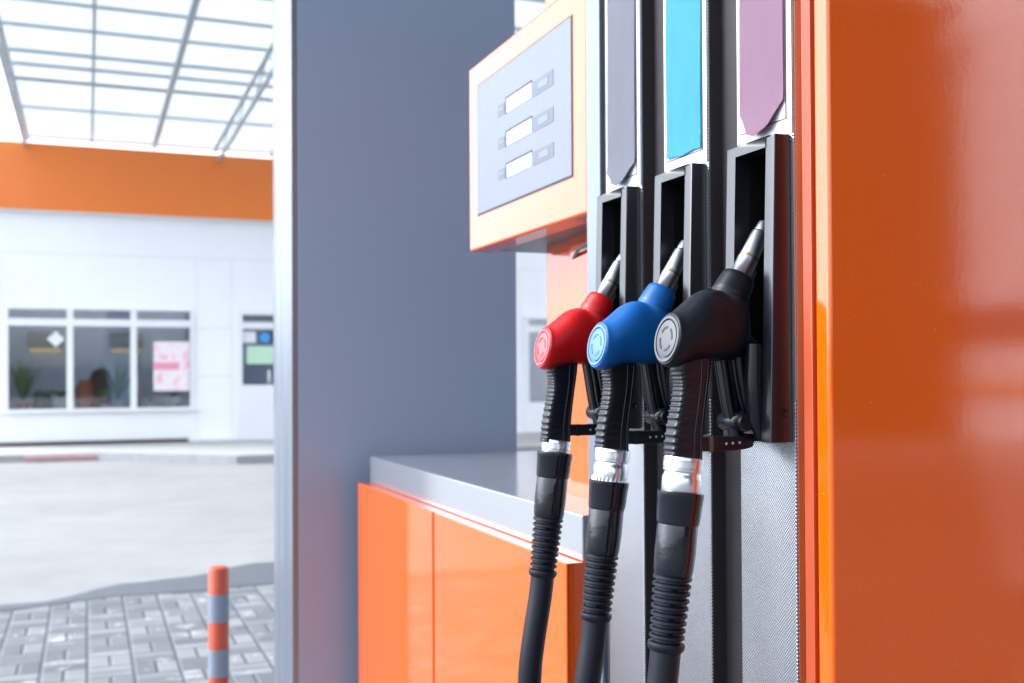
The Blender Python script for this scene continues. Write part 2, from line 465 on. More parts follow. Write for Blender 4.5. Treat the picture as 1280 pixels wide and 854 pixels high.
    mb.lathe((.800, yr+.028, 1.288), (0, 1, 0), [(0, .004), (.0, .010), (.003, .0125), (.053, .0125), (.056, .010), (.056, .004)], 28)
    part(mb, 'nozzle_rest', M['blackp'], col, 50)
    mb = MB(); mb.lathe((.838, yr+.0003, 1.300), (0, -1, 0), [(0, .0055), (.0012, .0055), (.0012, .0038), (.0004, .0030), (.0004, .0005)], 20)
    part(mb, 'screw', M['blackp'], col, 40)
# profile at the far side of the columns
mb = MB(); mb.box(.849, .90, 1.731, 1.786, BOT, TOP-.04, .003, 3)
part(mb, 'frame_profile', M['alu_profile'])
part(MB().box(.858, .90, 1.7042, 1.7308, BOT, TOP-.04), 'profile_groove', M['dark_gap'], smooth=0)
# waist-high cabinet with two doors and sheet-metal top
part(MB().box(.812, 1.75, 1.795, 3.405, BOT, 1.004), 'cabinet_body', M['orange'], smooth=0)
part(MB().box(.806, .8118, 2.609, 3.41, BOT, 1.0095, .0025, 3), 'cabinet_door', M['orange'])
part(MB().box(.806, .8118, 1.790, 2.594, BOT, 1.0095, .0025, 3), 'cabinet_door', M['orange'])
part(MB().box(.8122, 1.75, 1.790, 1.7946, BOT, 1.0095), 'cabinet_side', M['orange'], smooth=0)
part(MB().box(.8122, 1.75, 1.797, 3.40, 1.0045, 1.0085), 'cabinet_ledge', M['orange'], smooth=0)
part(MB().box(.843, 1.74, 1.800, 3.402, 1.009, 1.094, .003, 3), 'countertop', M['counter'])
# post that carries the display
part(MB().box(.985, 1.45, 2.128, 2.293, 1.0943, TOP, .008, 3, 2), 'support_post', M['orange'])
part(MB().box(.969, 1.45, 1.80, 2.124, 1.0943, TOP, .003, 2, 2), 'support_panel', M['orange'])
du = empty('display_head', (.85-1.1, 2.11-1.8, 1.86-.14)); du.parent = fd
dy0, dy1, dz0, dz1 = 1.787, 2.439, 1.6465, 2.0845
part(MB().box(.850, .9095, dy0, dy1, dz0, dz1, .006, 4), 'display_bezel', M['orange'], du)
part(MB().box(.9097, 1.08, dy0+.005, dy1-.004, dz0+.004, dz1-.004), 'display_housing', M['alu_profile'], du, 0)
iy0, iy1, iz0, iz1 = 1.848, 2.378, 1.7275, 2.028
pl = part(MB().box(.8478, .8497, iy0, iy1, iz0, iz1, .0008, 2), 'face_plate', M['plate'], du)
part(MB().box(.8490, .8496, iy0-.004, iy1+.003, iz0-.004, iz1+.003), 'plate_gasket', M['dark_gap'], du, 0)
for zc, h in ((1.9385, .036), (1.866, .035), (1.7965, .033)):
    # recessed read-out: dark rim, pale glass, keys either side
    mb = MB()
    mb.box(.8466, .8477, 2.185, 2.1895, zc-h/2, zc+h/2); mb.box(.8466, .8477, 2.040, 2.185, zc+h/2-.0035, zc+h/2)
    part(mb, 'readout_rim', M['dark_gap'], pl, 0)
    part(MB().box(.8470, .8477, 2.040, 2.185, zc-h/2, zc+h/2-.0036), 'readout_window', M['lcd'], pl, 0)
    mb = MB(); mb.box(.8472, .8477, 1.930, 2.033, zc-h/2-.001, zc+h/2-.006); part(mb, 'key_field', M['plate_dark'], pl, 0)
    part(MB().box(.8467, .8471, 1.955, 2.005, zc-.010, zc+.004), 'key_symbol', M['plate'], pl, 0)
    part(MB().box(.8472, .8477, 2.193, 2.236, zc-h/2+.003, zc+h/2-.008), 'key_field', M['plate_dark'], pl, 0)
    part(MB().box(.8467, .8471, 2.200, 2.229, zc-.004, zc+.002), 'key_symbol', M['plate'], pl, 0)
pts = [(.96, 1.80, 1.632), (.955, 1.86, 1.634), (.95, 1.95, 1.628), (.955, 2.05, 1.614), (.975, 2.12, 1.600)]
part(MB().sweep(pts, [.004]*5, 10), 'display_cable', M['alu_profile'], du)
# lamp-like nub under the display
part(MB().lathe((.98, 1.90, 1.6505), (0, 0, -1), [(0, .018), (.010, .018), (.014, .012), (.014, .002)], 20), 'cable_gland', M['dark_gap'], du)

# ------------------------------------------------------------------ nozzles
# local frame of a nozzle: x into the dispenser, y across (towards the far end), z up; millimetres turned into metres
def V(x, z, y=0.): return Vector((x/1000, y/1000, z/1000))
def catmull(pts, n):
    out = []
    for i in range(len(pts)-1):
        p0 = pts[max(i-1, 0)]; p1 = pts[i]; p2 = pts[i+1]; p3 = pts[min(i+2, len(pts)-1)]
        for j in range(n):
            t = j/n
            out.append(tuple(.5*((2*b) + (-a+c)*t + (2*a-5*b+4*c-d)*t*t + (-a+3*b-3*c+d)*t**3) for a, b, c, d in zip(p0, p1, p2, p3)))
    out.append(tuple(pts[-1])); return out

def section(T, B, hy, n=40, e=2.3):
    """closed super-elliptic ring between profile points T and B (mm) with half thickness hy"""
    cx, cz = (T[0]+B[0])/2, (T[1]+B[1])/2; ux, uz = (T[0]-B[0])/2, (T[1]-B[1])/2
    r = []
    for j in range(n):
        a = 2*math.pi*j/n; c, s = math.cos(a), math.sin(a)
        c = math.copysign(abs(c)**(2/e), c); s = math.copysign(abs(s)**(2/e), s)
        r.append(V(cx+ux*c, cz+uz*c, hy*s))
    return r

AX0 = Vector((22, 0, -108)); AXD = Vector((-.118, 0, -.993)).normalized()
def ax(s): p = AX0 + AXD*s; return (p.x, p.z)

def make_nozzle(colour, collar, label, cat_group):
    root = empty('fuel_nozzle', (.70, 0, 1.35))
    tag(root, label, 'fuel nozzle', cat_group)
    cm = M[colour]
    # --- rubber cover: elbow loft from the round cap to the crease below the spout
    K = [  # Tx, Tz, Bx, Bz, half thickness, exponent
        (2.8, 79.5, -6.8, 14.2, 32.0, 2.0), (4.5, 81.3, -4.2, 12.0, 33.5, 2.0), (8.5, 82.4, 1.5, 9.8, 34.0, 2.05),
        (14, 86.0, 9.0, 10.2, 34.5, 2.1), (23.4, 92.9, 17.5, 12.0, 35.0, 2.2), (39.6, 105.3, 34.0, 16.8, 35.5, 2.3),
        (50.5, 110.6, 52.0, 18.6, 35.5, 2.4), (57.5, 112.4, 76.0, 18.0, 34.5, 2.4), (62.0, 112.9, 97.0, 20.5, 33.0, 2.4),
        (64.0, 112.9, 112.0, 33.0, 31.0, 2.3), (65.2, 112.7, 118.5, 52.0, 29.5, 2.2), (65.8, 112.4, 118.0, 72.0, 28.5, 2.1), (66.4, 112.0, 114.0, 90.0, 28.0, 2.0)]
    KK = catmull(K, 4)
    mb = MB(); mb.rings([section(k[:2], k[2:4], k[4], 48, k[5]) for k in KK])
    # spur that runs into the lever housing
    S = catmull([(92, 70, 92, 24, 24, 2.2), (112, 60, 110, 22, 20, 2.2), (128, 47, 125, 26, 14, 2.1), (142, 33, 139, 27, 6, 2)], 4)
    mb.rings([section(k[:2], k[2:4], k[4], 32, k[5]) for k in S])
    cover = mb.build('rubber_cover', cm, root, 50)
    # spout collar of the same rubber, stepped slightly out of the crease
    c0 = Vector(((66.4+114.0)/2, 0, (112.0+90.0)/2)); c1 = Vector((105.5, 0, 129.5))
    d = Vector((30.5, 0, 52.5)).normalized()
    base = Vector((89.5, 0, 98.5))
    prof = [(-6, 24.0), (3.2, 24.8), (5, 25.6), (7.5, 26.0), (12, 25.6), (30, 23.6), (35, 22.8), (37.2, 21.0), (37.8, 18.5), (37.8, 10)]
    mb = MB(); mb.lathe(V(base.x, base.z), (d.x, 0, d.z), [(s/1000, r/1000) for s, r in prof], 48)
    mb.build('spout_collar', cm, root, 50)
    # --- cap emblem: ring groove and four arc marks, no lettering
    n = Vector((-.989, 0, .148)).normalized(); up = Vector((.148, 0, .989)); cc = Vector((-2.1, 0, 46.9))
    P_ = lambda s: tuple((cc + n*s)/1000)
    nn = (n.x, 0, n.z)
    mb = MB(); mb.lathe(P_(-.3), nn, [(s/1000, r/1000) for s, r in [(-1, 31), (1.0, 31.0), (1.8, 30.2), (1.8, 26.8), (.2, 26.4), (.2, 24.6), (1.7, 24.2), (2.0, 23), (2.0, 2), (2.0, .1)]], 56)
    capo = mb.build('cap', M[colour + '_cap'], root, 35)
    mb = MB()
    for q in range(4):
        a0 = q*math.pi/2 + .28 + .35; seg = 9; rows = []
        for rad, h in ((13.6, 1.9), (13.6, 2.5), (16.6, 2.5), (16.6, 1.9)):
            rows.append([(cc + n*(h-.3) + (up*math.sin(a0 + i/seg*1.05) + Vector((0, 1, 0))*math.cos(a0 + i/seg*1.05))*rad)/1000 for i in range(seg+1)])
        bm = mb.bm; vv = [[bm.verts.new(p) for p in r] for r in rows]; fs = []
        for a in range(4):
            b = (a+1) % 4
            for i in range(seg): fs.append(bm.faces.new((vv[a][i], vv[a][i+1], vv[b][i+1], vv[b][i])))
        fs.append(bm.faces.new([vv[a][0] for a in range(4)])); fs.append(bm.faces.new([vv[a][seg] for a in range(4)]))
        bmesh.ops.recalc_face_normals(bm, faces=fs)
    mb.build('cap_mark', M[colour + '_mark'], capo, 0)
    # --- metal spout running up into the boot
    mb = MB()
    prof = [(33, 10), (33, 15.6), (36, 15.6), (38.5, 14.0), (64.5, 13.7), (65.2, 12.6), (69.2, 12.4), (69.8, 13.0), (104, 12.0), (106, 11.2), (107, 10.4), (120, 9.6), (121.5, 8.6), (121.5, 3)]
    mb.lathe(V(base.x, base.z), (d.x, 0, d.z), [(s/1000, r/1000) for s, r in prof], 40)
    sp = mb.build('spout', M['chrome'], root, 35)
    mb = MB(); mb.lathe(V(base.x, base.z), (d.x, 0, d.z), [(s/1000, r/1000) for s, r in [(65.4, 11.5), (65.4, 13.3), (68.4, 13.2), (68.4, 11.5)]], 40)
    mb.build('spout_ring', M['brass'], sp, 0)
    t0 = V(base.x, base.z) + Vector((d.x, 0, d.z))*.037; side = Vector((d.z, 0, -d.x))
    mb = MB(); bm = mb.bm
    q = [t0 + side*.0128, t0 + side*.0185, t0 + side*.0180 + Vector((d.x, 0, d.z))*.016, t0 + side*.0128 + Vector((d.x, 0, d.z))*.022]
    va = [bm.verts.new(p + Vector((0, -.006, 0))) for p in q]; vb = [bm.verts.new(p + Vector((0, .006, 0))) for p in q]
    fs = [bm.faces.new(va), bm.faces.new(vb)] + [bm.faces.new((va[i], va[(i+1) % 4], vb[(i+1) % 4], vb[i])) for i in range(4)]
    bmesh.ops.recalc_face_normals(bm, faces=fs)
    mb.build('spout_tab', M['machined'], sp, 0)
    # --- grip: rounded box section with moulded ribs round its front
    L = catmull([(8.0, 22), (9.3, 8), (11.5, -6), (11.6, -18), (9.3, -35), (5.2, -53), (.3, -80), (-1.4, -101), (-3, -109)], 20)
    Rr = catmull([(57.5, 22), (56.5, 8), (54.5, -6), (52.5, -18), (50.0, -35), (47.5, -53), (44.5, -80), (43.5, -108), (43.8, -116)], 20)
    ng = 72; rings = []
    for i, (l, r) in enumerate(zip(L, Rr)):
        tpar = i/(len(L)-1)
        cx, cz = (l[0]+r[0])/2, (l[1]+r[1])/2; ux, uz = (l[0]-r[0])/2, (l[1]-r[1])/2
        hy = 15.5 - .5*math.sin(tpar*3.1)
        rib = 0
        if .12 < tpar < .965:
            ph = ((tpar-.12)/.845*17) % 1
            rib = max(0, math.sin(ph*math.pi*2-.6))**.6
        ring = []
        for j in range(ng):
            a = 2*math.pi*j/ng; c, s = math.cos(a), math.sin(a); e = 6.0
            cc_ = math.copysign(abs(c)**(2/e), c); ss = math.copysign(abs(s)**(2/e), s)
            x, z, y = cx+ux*cc_, cz+uz*cc_, hy*ss
            # ribs wrap the front edge (c > 0 is the front), split by a shallow groove on the corner
            mask = max(0, min(1, (cc_-.02)*12)) * (1 if abs(cc_) < .93 or abs(ss) < .93 else .35)
            mask *= max(0, min(1, (1.02-.0-abs(ss))*40)) if abs(ss) < .35 and cc_ > .9 else 1
            g = 1.6*rib*mask
            ln = math.hypot(c*.9, s)
            ring.append(V(x + (ux/abs(ux))*g*max(c, 0), z, y + math.copysign(g*abs(s)**.5, s)*(.9 if abs(s) > .2 else 0)))
        rings.append(ring)
    mb = MB(); mb.rings(rings)
    grip = mb.build('grip', M['blackp'], root, 55)
    mb = MB()   # two raised seams down the flank
    for off in (.30, .72):
        for sy in (-1, 1):
            pts = []
            for i in range(8, len(L)-14, 6):
                l, r = L[i], Rr[i]; w = .5 + off/2
                pts.append(V(l[0]+(r[0]-l[0])*w, l[1]+(r[1]-l[1])*w, sy*15.4))
            mb.sweep(pts, [.0011]*len(pts), 8)
    mb.build('grip_seam', M['blackp'], grip, 60)
    # --- squeeze lever with two raised flutes, latch pin and drawn hand guard
    lv = catmull([(76, 24), (79, 8), (83, -16), (88, -44), (95, -70), (101, -92)], 6)
    mb = MB()
    for sy, rr in ((-7, 4.2), (0, 3.4), (7, 4.2)):
        mb.sweep([V(x, z, sy) for x, z in lv], [rr/1000]*len(lv), 12)
    mb.rings([[V(x-3.2, z, -8), V(x+3.2, z, -8), V(x+3.2, z, 8), V(x-3.2, z, 8)] for x, z in lv])
    mb.rings([[V(x+9, z-2, -6), V(x+14, z-2, -6), V(x+14, z-2, 6), V(x+9, z-2, 6)] for x, z in lv[:22]])
    lever = mb.build('lever', M['blackp'], root, 50)
    mb = MB(); mb.lathe(V(90.5, -63.5, -17), (0.42, 1, 0), [(0, .0018), (.001, .0026), (.036, .0026), (.037, .0018)], 12)
    mb.lathe(V(90.5, -63.5, -14), (.2, .2, 1), [(0, .0032), (.004, .0032), (.0055, .0015)], 10)
    mb.build('latch_pin', M['brass'], lever, 40)
    gd = catmull([(40, -90), (57, -90.5), (76, -90.5), (98, -90), (115, -87.5), (130, -79), (141, -62), (146, -38), (147, -5), (140, 25)], 6)
    mb = MB(); rr = []
    for i, (x, z) in enumerate(gd):
        a = gd[max(i-1, 0)]; b = gd[min(i+1, len(gd)-1)]
        tx, tz = b[0]-a[0], b[1]-a[1]; l_ = math.hypot(tx, tz); nx, nz = -tz/l_, tx/l_
        h = 9.4 if i < 40 else 8.0
        r4 = []
        for u, w in ((-h, -11), (-h, 11), (h, 11), (h, -11)):
            r4.append(V(x+nx*u*(1 if i < 26 else .5), z+nz*u*(1 if i < 26 else .5), w))
        rr.append(r4)
    mb.rings(rr)
    bmesh.ops.bevel(mb.bm, geom=[e for e in mb.bm.edges if e.is_manifold and e.calc_face_angle(0) > .9], offset=.0013, segments=2, profile=.5, affect='EDGES', clamp_overlap=True)
    guard = mb.build('hand_guard', M['blackp'], root, 40)
    mb = MB()
    for hx, hz in ((79, -90.3), (89, -89.8), (99.5, -89.4)):
        mb.lathe(V(hx, hz, -11.15), (0, -1, 0), [(0, .0018), (.0005, .0018), (.0007, .0011), (.0007, .0002)], 12)
    mb.build('guard_rivet', M['alu'], guard, 40)
    mb = MB(); mb.box(.0535, .0600, -.0116, .0116, -.1005, -.0805, .001, 2)
    mb.build('guard_clip', M['dull_clip'] if colour == 'black' else M['blackp'], guard, 40)
    mb = MB()
    mb.sweep([V(105, 28), V(110, 0), V(116, -30), V(121, -52)], [.0085, .0095, .0095, .007], 16)
    mb.lathe(V(119, -60, -17), (0, 1, 0), [(0, .006), (0, .0095), (.002, .0112), (.032, .0112), (.034, .0095), (.034, .006)], 26)
    mb.lathe(V(119, -60, -17.3), (0, -1, 0), [(0, .0062), (.0008, .0062), (.0008, .003), (.0008, .0005)], 18)
    mb.build('valve_stem', M['blackp'], root, 50)
    # --- metal swivel
    mb = MB()
    o = tuple(v/1000 for v in AX0); dd = tuple(AXD)
    if collar:
        pr = [(-4, 18), (-1, 26.0), (0, 26.4), (3.0, 26.4), (3.4, 25.7), (4.0, 25.7), (4.4, 26.4), (12.4, 26.2), (12.8, 25.5), (13.4, 25.5), (13.8, 26.0), (17.0, 25.8), (17.6, 24.0),
              (19, 23.6), (22, 24.4), (25, 25.6), (27, 26.0), (42, 26.0), (44, 25.4), (44.4, 24.0), (52, 24.0)]
    else:
        pr = [(-4, 18), (-1, 24.0), (0, 24.4), (3.0, 24.4), (3.4, 23.7), (4.0, 23.7), (4.4, 24.4), (13, 24.2), (14, 23.2), (18, 23.2), (21, 22)]
    mb.lathe(o, dd, [(s/1000, r/1000) for s, r in pr], 56)
    mb.build('swivel', M['machined'], root, 35)
    return root

for c_, m_ in (('red', (.34, .008, .012)), ('blue', (.02, .12, .36)), ('black', (.012, .012, .014))):
    M[c_ + '_cap'] = simple(c_ + '_cap_plastic', {'red': (.38, .01, .014), 'blue': (.006, .11, .32), 'black': (.012, .014, .018)}[c_], .34, 0, .06, 30, spec=1.)
    M[c_ + '_mark'] = simple(c_ + '_cap_mark', m_, .6)

G = 'fuel nozzles hanging in the dispenser'
nozzles = [make_nozzle('black', True, 'black fuel nozzle hanging in the boot below the mauve label', G),
           make_nozzle('blue', True, 'blue fuel nozzle hanging in the boot below the sky blue label', G),
           make_nozzle('red', False, 'red fuel nozzle hanging in the boot below the lavender grey label', G)]
for nz, yr in zip(nozzles, P): nz.location = (.70, yr+.056, 1.35)
nozzles[1].location.z -= .002

# ------------------------------------------------------------------ hoses
def make_hose(kind, label):
    root = empty('fuel_hose', (.70, 0, 1.35)); tag(root, label, 'hose', 'fuel hoses hanging from the nozzles')
    s0 = {0: 44, 1: 48, 2: 19}[kind]
    sc = {0: 1.0, 1: .97, 2: .98}[kind]
    o = tuple(v/1000 for v in AX0); dd = tuple(AXD)
    def lt(pr, name, mat, n=56, ang=40): 
        mb = MB(); mb.lathe(o, dd, [((s0+s)/1000, r*sc/1000) for s, r in pr], n); return mb.build(name, mat, root, ang)
    # coupling sleeve, faintly flat-sided
    lt([(0, 22), (0, 29.3), (1, 30.2), (7, 30.2), (8, 29.7), (38, 28.0), (41, 27.2), (43, 25.6), (43, 20)], 'coupling_sleeve', M['gloss_black'])
    if kind == 1:
        mb = MB()
        for q in range(26):
            a = 2*math.pi*q/26; u = AXD.cross(Vector((0, 1, 0))).normalized(); w = AXD.cross(u)
            p = Vector(o) + AXD*(s0-6)/1000 + (u*math.cos(a)+w*math.sin(a))*.0245
            mb.sweep([p, p + AXD*.008], [.0018, .0018], 8)
        mb.build('coupling_teeth', M['machined'], root, 40)
    lt([(42, 20), (42, 25.8), (45, 26.4), (80, 26.6), (100, 25.6), (106, 24.6), (109, 22.5), (109, 18)], 'sleeve_skirt', M['gloss_black'])
    pr = [(107, 18), (107, 23)]
    z = 108.
    k = 9
    for i in range(k):
        r = 25.2 - i*.30
        pr += [(z, r-2.0), (z+1.2, r), (z+4.6, r+.1), (z+5.8, r-1.8), (z+6.1, r-4.2), (z+8.6, r-4.2)]; z += 9.4
    pr += [(z, 20.5), (z+1.5, 23.6), (z+5, 24.2), (z+9, 23.4), (z+12, 21.0), (z+13, 18), (z+13, 12)]
    br = lt(pr, 'bend_restrictor', M['rubber'], 56, 35)
    mb = MB()   # moulded slots between the ribs
    u = AXD.cross(Vector((0, 1, 0))).normalized()
    zz = 108.
    for i in range(k):
        if i % 2:
            for ang in (-2.4, -1.1, .4, 1.9):
                w = AXD.cross(u); p = Vector(o) + AXD*(s0+zz+7.4)/1000 + (u*math.cos(ang)+w*math.sin(ang))*(21.0-i*.3)*sc/1000
                t_ = (-u*math.sin(ang)+w*math.cos(ang))
                mb.sweep([p - t_*.0035, p + t_*.0035], [.0012, .0012], 6)
        zz += 9.4
    mb.build('restrictor_slot', M['cavity'], br, 0)
    e0 = AX0 + AXD*(s0+z+2); 
    path = [(e0.x, e0.z), ((e0 + AXD*40).x, (e0 + AXD*40).z), (-22 - kind*2, -470), (-29, -560), (-30, -660), (-18, -760), (20, -840), (80, -865), (130, -830), (152, -780)]
    pp = catmull(path, 10)
    mb = MB(); mb.sweep([V(a, b) for a, b in pp], [.0198*sc]*len(pp), 32)
    mb.build('hose_tube', M['rubber'], root, 60)
    return root
hl = ['black fuel hose below the black nozzle, nearest the orange end panel', 'black fuel hose below the blue nozzle, between the other two hoses',
      'black fuel hose below the red nozzle, in front of the orange cabinet']
for k, yr in enumerate(P):
    h = make_hose(k, hl[k]); h.location = (.70, yr+.056, 1.35)

# ------------------------------------------------------------------ clad canopy column beyond the cabinet, and its twin behind the viewer
def clad_column(x0, x1, y0, y1, label, zt=5.6):
    root = empty('canopy_column', ((x0+x1)/2, (y0+y1)/2, 0)); tag(root, label, 'column', 'clad canopy columns')
    part(MB().box(x0+.02, x1, y0, y0+.02, .0, zt, .0025, 2), 'cladding', M['clad'], root)
    part(MB().box(x0+.02, x1, y0+.0203, y1, .0, zt), 'column_core', M['clad'], root, 0)
    # folded metal edge along the left flank: flat, bead, flat
    mb = MB()
    n = 40; prof = []
    for i in range(n+1):
        t = i/n; y = y0+.004 + (y1-y0-.008)*t
        x = x0 + .006*(1-math.cos(t*6*math.pi))*.5*(1 if t < .7 else .3) - .012*math.sin(math.pi*t)
        prof.append((x, y))
    prof += [(x0+.0198, y1-.004), (x0+.0198, y0+.004)]
    mb.prism(prof, 0, zt, 'z'); part(mb, 'edge_cladding', M['clad_edge'], root, 30)
    return root
clad_column(.613, 1.392, 3.5, 3.88, 'wide grey-blue clad canopy column standing beyond the cabinet')

# ------------------------------------------------------------------ striped bollard
bo = empty('bollard', (.468, 4.3, .004)); tag(bo, 'orange and grey striped pipe bollard standing on the paving left of the column', 'bollard')
r = .0395
part(MB().lathe((.468, 4.3, .004), (0, 0, 1), [(0, r-.001), (.606, r-.001), (.613, r-.004), (.617, r-.012), (.618, .001)], 40), 'pipe', M['post_red'], bo)
zz = .622
for i in range(6):
    z1 = zz - .105*i; z0 = z1 - .105 if i < 5 else .02
    if i % 2: part(MB().lathe((.468, 4.3, z0), (0, 0, 1), [(0, r-.0005), (0, r), (z1-z0, r), (z1-z0, r-.0005)], 40), 'reflective_band', M['post_grey'], bo)
part(MB().lathe((.468, 4.3, .0045), (0, 0, 1), [(0, .075), (.008, .075), (.010, .072), (.010, .03)], 32), 'base_plate', M['post_grey'], bo)

# ------------------------------------------------------------------ translucent canopy
CZ = 5.86
ca = empty('canopy', (4, 9, CZ)); tag(ca, 'translucent white canopy roof on grey steel rafters above the forecourt', 'canopy')
X_L, X_R = -1.06, 9.66; Y_N, Y_F = -9., 22.3
bays = [X_L + 1.135*i for i in range(10)]
pur = [22.35, 19.9, 18.05, 17.2, 16.5, 15.3, 14.25, 13.2, 12.1]
while pur[-1] > Y_N+.5: pur.append(pur[-1]-1.15)
# sheets laid bay by bay, a finger's gap between neighbours
for a, b in zip(bays, bays[1:]):
    part(MB().box(a+.006, b-.006, 2.5, Y_F+.1, CZ+.10, CZ+.106), 'roof_sheet', M['sheet'], ca, 0)
part(MB().box(X_L, X_R-.5, Y_N, 2.48, CZ+.10, CZ+.14), 'roof_deck', M['deck'], ca, 0)  # unseen opaque deck added to shade the near faces and darken reflections
for i, x in enumerate(bays):
    w = .022 if i % 2 else .038
    mb = MB(); mb.box(x-w, x+w, Y_N, Y_F, CZ-.02, CZ+.055)
    part(mb, 'rafter', M['rafter'], ca, 0)
for j, y in enumerate(pur):
    w = .035 if j in (3, 4) else .020
    mb = MB(); mb.box(X_L, X_R-.5, y-w, y+w, CZ+.056, CZ+.097)
    part(mb, 'purlin', M['rust'] if j == 2 else M['rafter'], ca, 0)
# lattice truss under two of the rafters
for x, dz in ((bays[3], -.32), (bays[0], -.26), (bays[7], -.32)):
    mb = MB(); mb.box(x-.025, x+.025, Y_N, Y_F-.3, CZ+dz-.05, CZ+dz)
    y = Y_F - .3; s = 1
    while y > Y_N + 1.2:
        a = Vector((x, y, CZ-.02 if s > 0 else CZ+dz)); b = Vector((x, y-1.1, CZ+dz if s > 0 else CZ-.02))
        mb.sweep([a, b], [.014, .014], 8); y -= 1.1; s = -s
    part(mb, 'truss', M['rafter'], ca, 30)

# ------------------------------------------------------------------ shop
sb = empty('shop_building', (2, YB, .12)); tag(sb, 'white single-storey petrol station shop with a broad orange fascia band', 'building')
BXL, BXR, DEP = -1.95, 14., 6.
W = [(-1.385, 1.865, .752, 2.655), (2.70, 3.64, .125, 2.655), (8.72, 9.70, .125, 2.655)]      # openings x0 x1 z0 z1
def wall_with_holes():
    mb = MB(); T = .25
    xs_ = [BXL] + [v for w in W for v in w[:2]] + [BXR]
    for i in range(0, len(xs_), 2): mb.box(xs_[i], xs_[i+1], YB, YB+T, .12, 4.38)
    for x0, x1, z0, z1 in W:
        mb.box(x0, x1, YB+.0004, YB+T, z1, 4.38)
        if z0 > .2: mb.box(x0, x1, YB+.0004, YB+T, .12, z0)
    return mb
part(wall_with_holes(), 'wall', M['wallwhite'], sb, 0)
mb = MB(); mb.box(BXL, BXL+.25, YB+.26, YB+DEP, .12, 4.38); mb.box(BXR-.25, BXR, YB+.26, YB+DEP, .12, 4.38); mb.box(BXL, BXR, YB+DEP, YB+DEP+.25, .12, 4.38)
part(mb, 'outer_wall', M['wallwhite'], sb, 0)
part(MB().box(BXL+.26, BXR-.26, YB+.26, YB+DEP-.01, .121, .14), 'interior_floor', M['soffit'], sb, 0)
part(MB().box(BXL+.26, BXR-.26, YB+1.6, YB+1.7, .14, 4.2), 'interior_partition', M['soffit'], sb, 0)
part(MB().box(BXL-.3, BXR+.3, YB-.15, YB+.27, 4.384, 4.40), 'roof_slab', M['wallwhite'], sb, 0)
part(MB().box(BXL-.3, BXR+.3, YB-.16, YB+.2, 4.40, 5.63, .015, 2), 'fascia', M['fascia'], sb)
part(MB().box(BXL-.3, BXR+.3, YB+.275, YB+DEP+.4, 4.384, 4.40), 'rooflight', M['sheet'], sb, 0)  # unseen translucent roof, added to let sky light into the shop
mb = MB()   # cladding joints
for z in (3.63,): mb.box(BXL+.02, BXR, YB-.004, YB-.001, z, z+.02)
for z in (2.28, 1.36): mb.box(1.95, 2.60, YB-.004, YB-.001, z, z+.02); mb.box(4.0, 8.6, YB-.004, YB-.001, z, z+.02)
for x in (1.93, 2.58, 3.72, 8.6, -1.47, 5.2, 6.9): mb.box(x, x+.015, YB-.0045, YB-.001, .3, 3.63)
part(mb, 'panel_joint', M['seam'], sb, 0)
part(MB().box(-1.9, 1.78, YB-.05, YB-.005, .13, .19), 'base_strip', M['darkbrown'], sb, 0)  # dark strip drawn in for the shadow gap at the wall foot
def window(x0, x1, z0, z1, bars, tr, name='window', low=None, fr=.10):
    mb = MB(); F0, F1 = YB-.045, YB+.06
    mb.box(x0, x0+fr, F0, F1, z0, z1); mb.box(x1-fr, x1, F0, F1, z0, z1)
    mb.box(x0+fr, x1-fr, F0+.001, F1, z1-fr*.9, z1); mb.box(x0+fr, x1-fr, F0+.001, F1, z0, (low or z0+fr*.8))
    for b in bars: mb.box(b-.055, b+.055, F0+.002, F1, (low or z0+fr*.8), z1-fr*.9)
    mb.box(x0+fr, x1-fr, F0+.004, F1-.001, tr-.065, tr+.065)
    w = part(mb, name, M['frame'], sb, 0)
    ed = [x0+fr] + [v for b in bars for v in (b-.055, b+.055)] + [x1-fr]
    for i in range(0, len(ed), 2):
        for za, zb in (((low or z0+fr*.8), tr-.065), (tr+.065, z1-fr*.9)):
            part(MB().box(ed[i], ed[i+1], YB+.02, YB+.026, za, zb), 'pane', M['glass'], w, 0)
    return w
window(*W[0][:4], [-.31, .797], 2.374, fr=.045)
d1 = window(*W[1][:4], [], 2.36, 'door', 1.20, .095)
part(MB().sweep([(3.30, YB-.06, 1.25), (3.30, YB-.10, 1.27), (3.30, YB-.10, 1.45), (3.30, YB-.06, 1.47)], [.02]*4, 10), 'handle', M['frame'], d1)
window(*W[2][:4], [], 2.36, 'door', .78, .095)
part(MB().box(-1.5, 1.98, YB-.10, YB-.047, .72, .785, .01, 2), 'window_sill', M['frame'], sb)
part(MB().box(2.0, 2.6, YB-.25, YB-.02, .125, .19, .01, 2), 'doorstep', M['seam'], sb)

# papers on the glass
def notice(x0, x1, z0, z1, mat, label, cat='notice', name='notice', y=YB+.012):
    return tag(bx(x0, x1, y-.004, y, z0, z1).build(name, M[mat], None, 0), label, cat, 'papers on the shop glass')
po = notice(1.155, 1.805, 1.10, 2.035, 'poster', 'pink and white printed poster stuck inside the right window light', 'poster', 'poster')
mb = MB(); mb.box(1.165, 1.62, YB+.0065, YB+.0075, 1.50, 1.64); o = mb.build('poster_band', simple('poster_red_band', (.80, .30, .42), .5), po, 0)
notice(2.80, 3.06, 2.02, 2.24, 'paper', 'white notice at the top left of the door glass')
n2 = notice(3.10, 3.50, 2.02, 2.24, 'slate', 'dark notice with a round blue sign at the top of the door glass')
mb = MB(); mb.lathe((3.23, YB+.0076, 2.13), (0, -1, 0), [(0, .10), (.002, .10), (.002, .001)], 30); mb.build('blue_disc', M['teal'], n2, 0)
n3 = notice(2.88, 3.42, 1.61, 1.96, 'mint', 'pale green double sheet in the middle of the door glass')
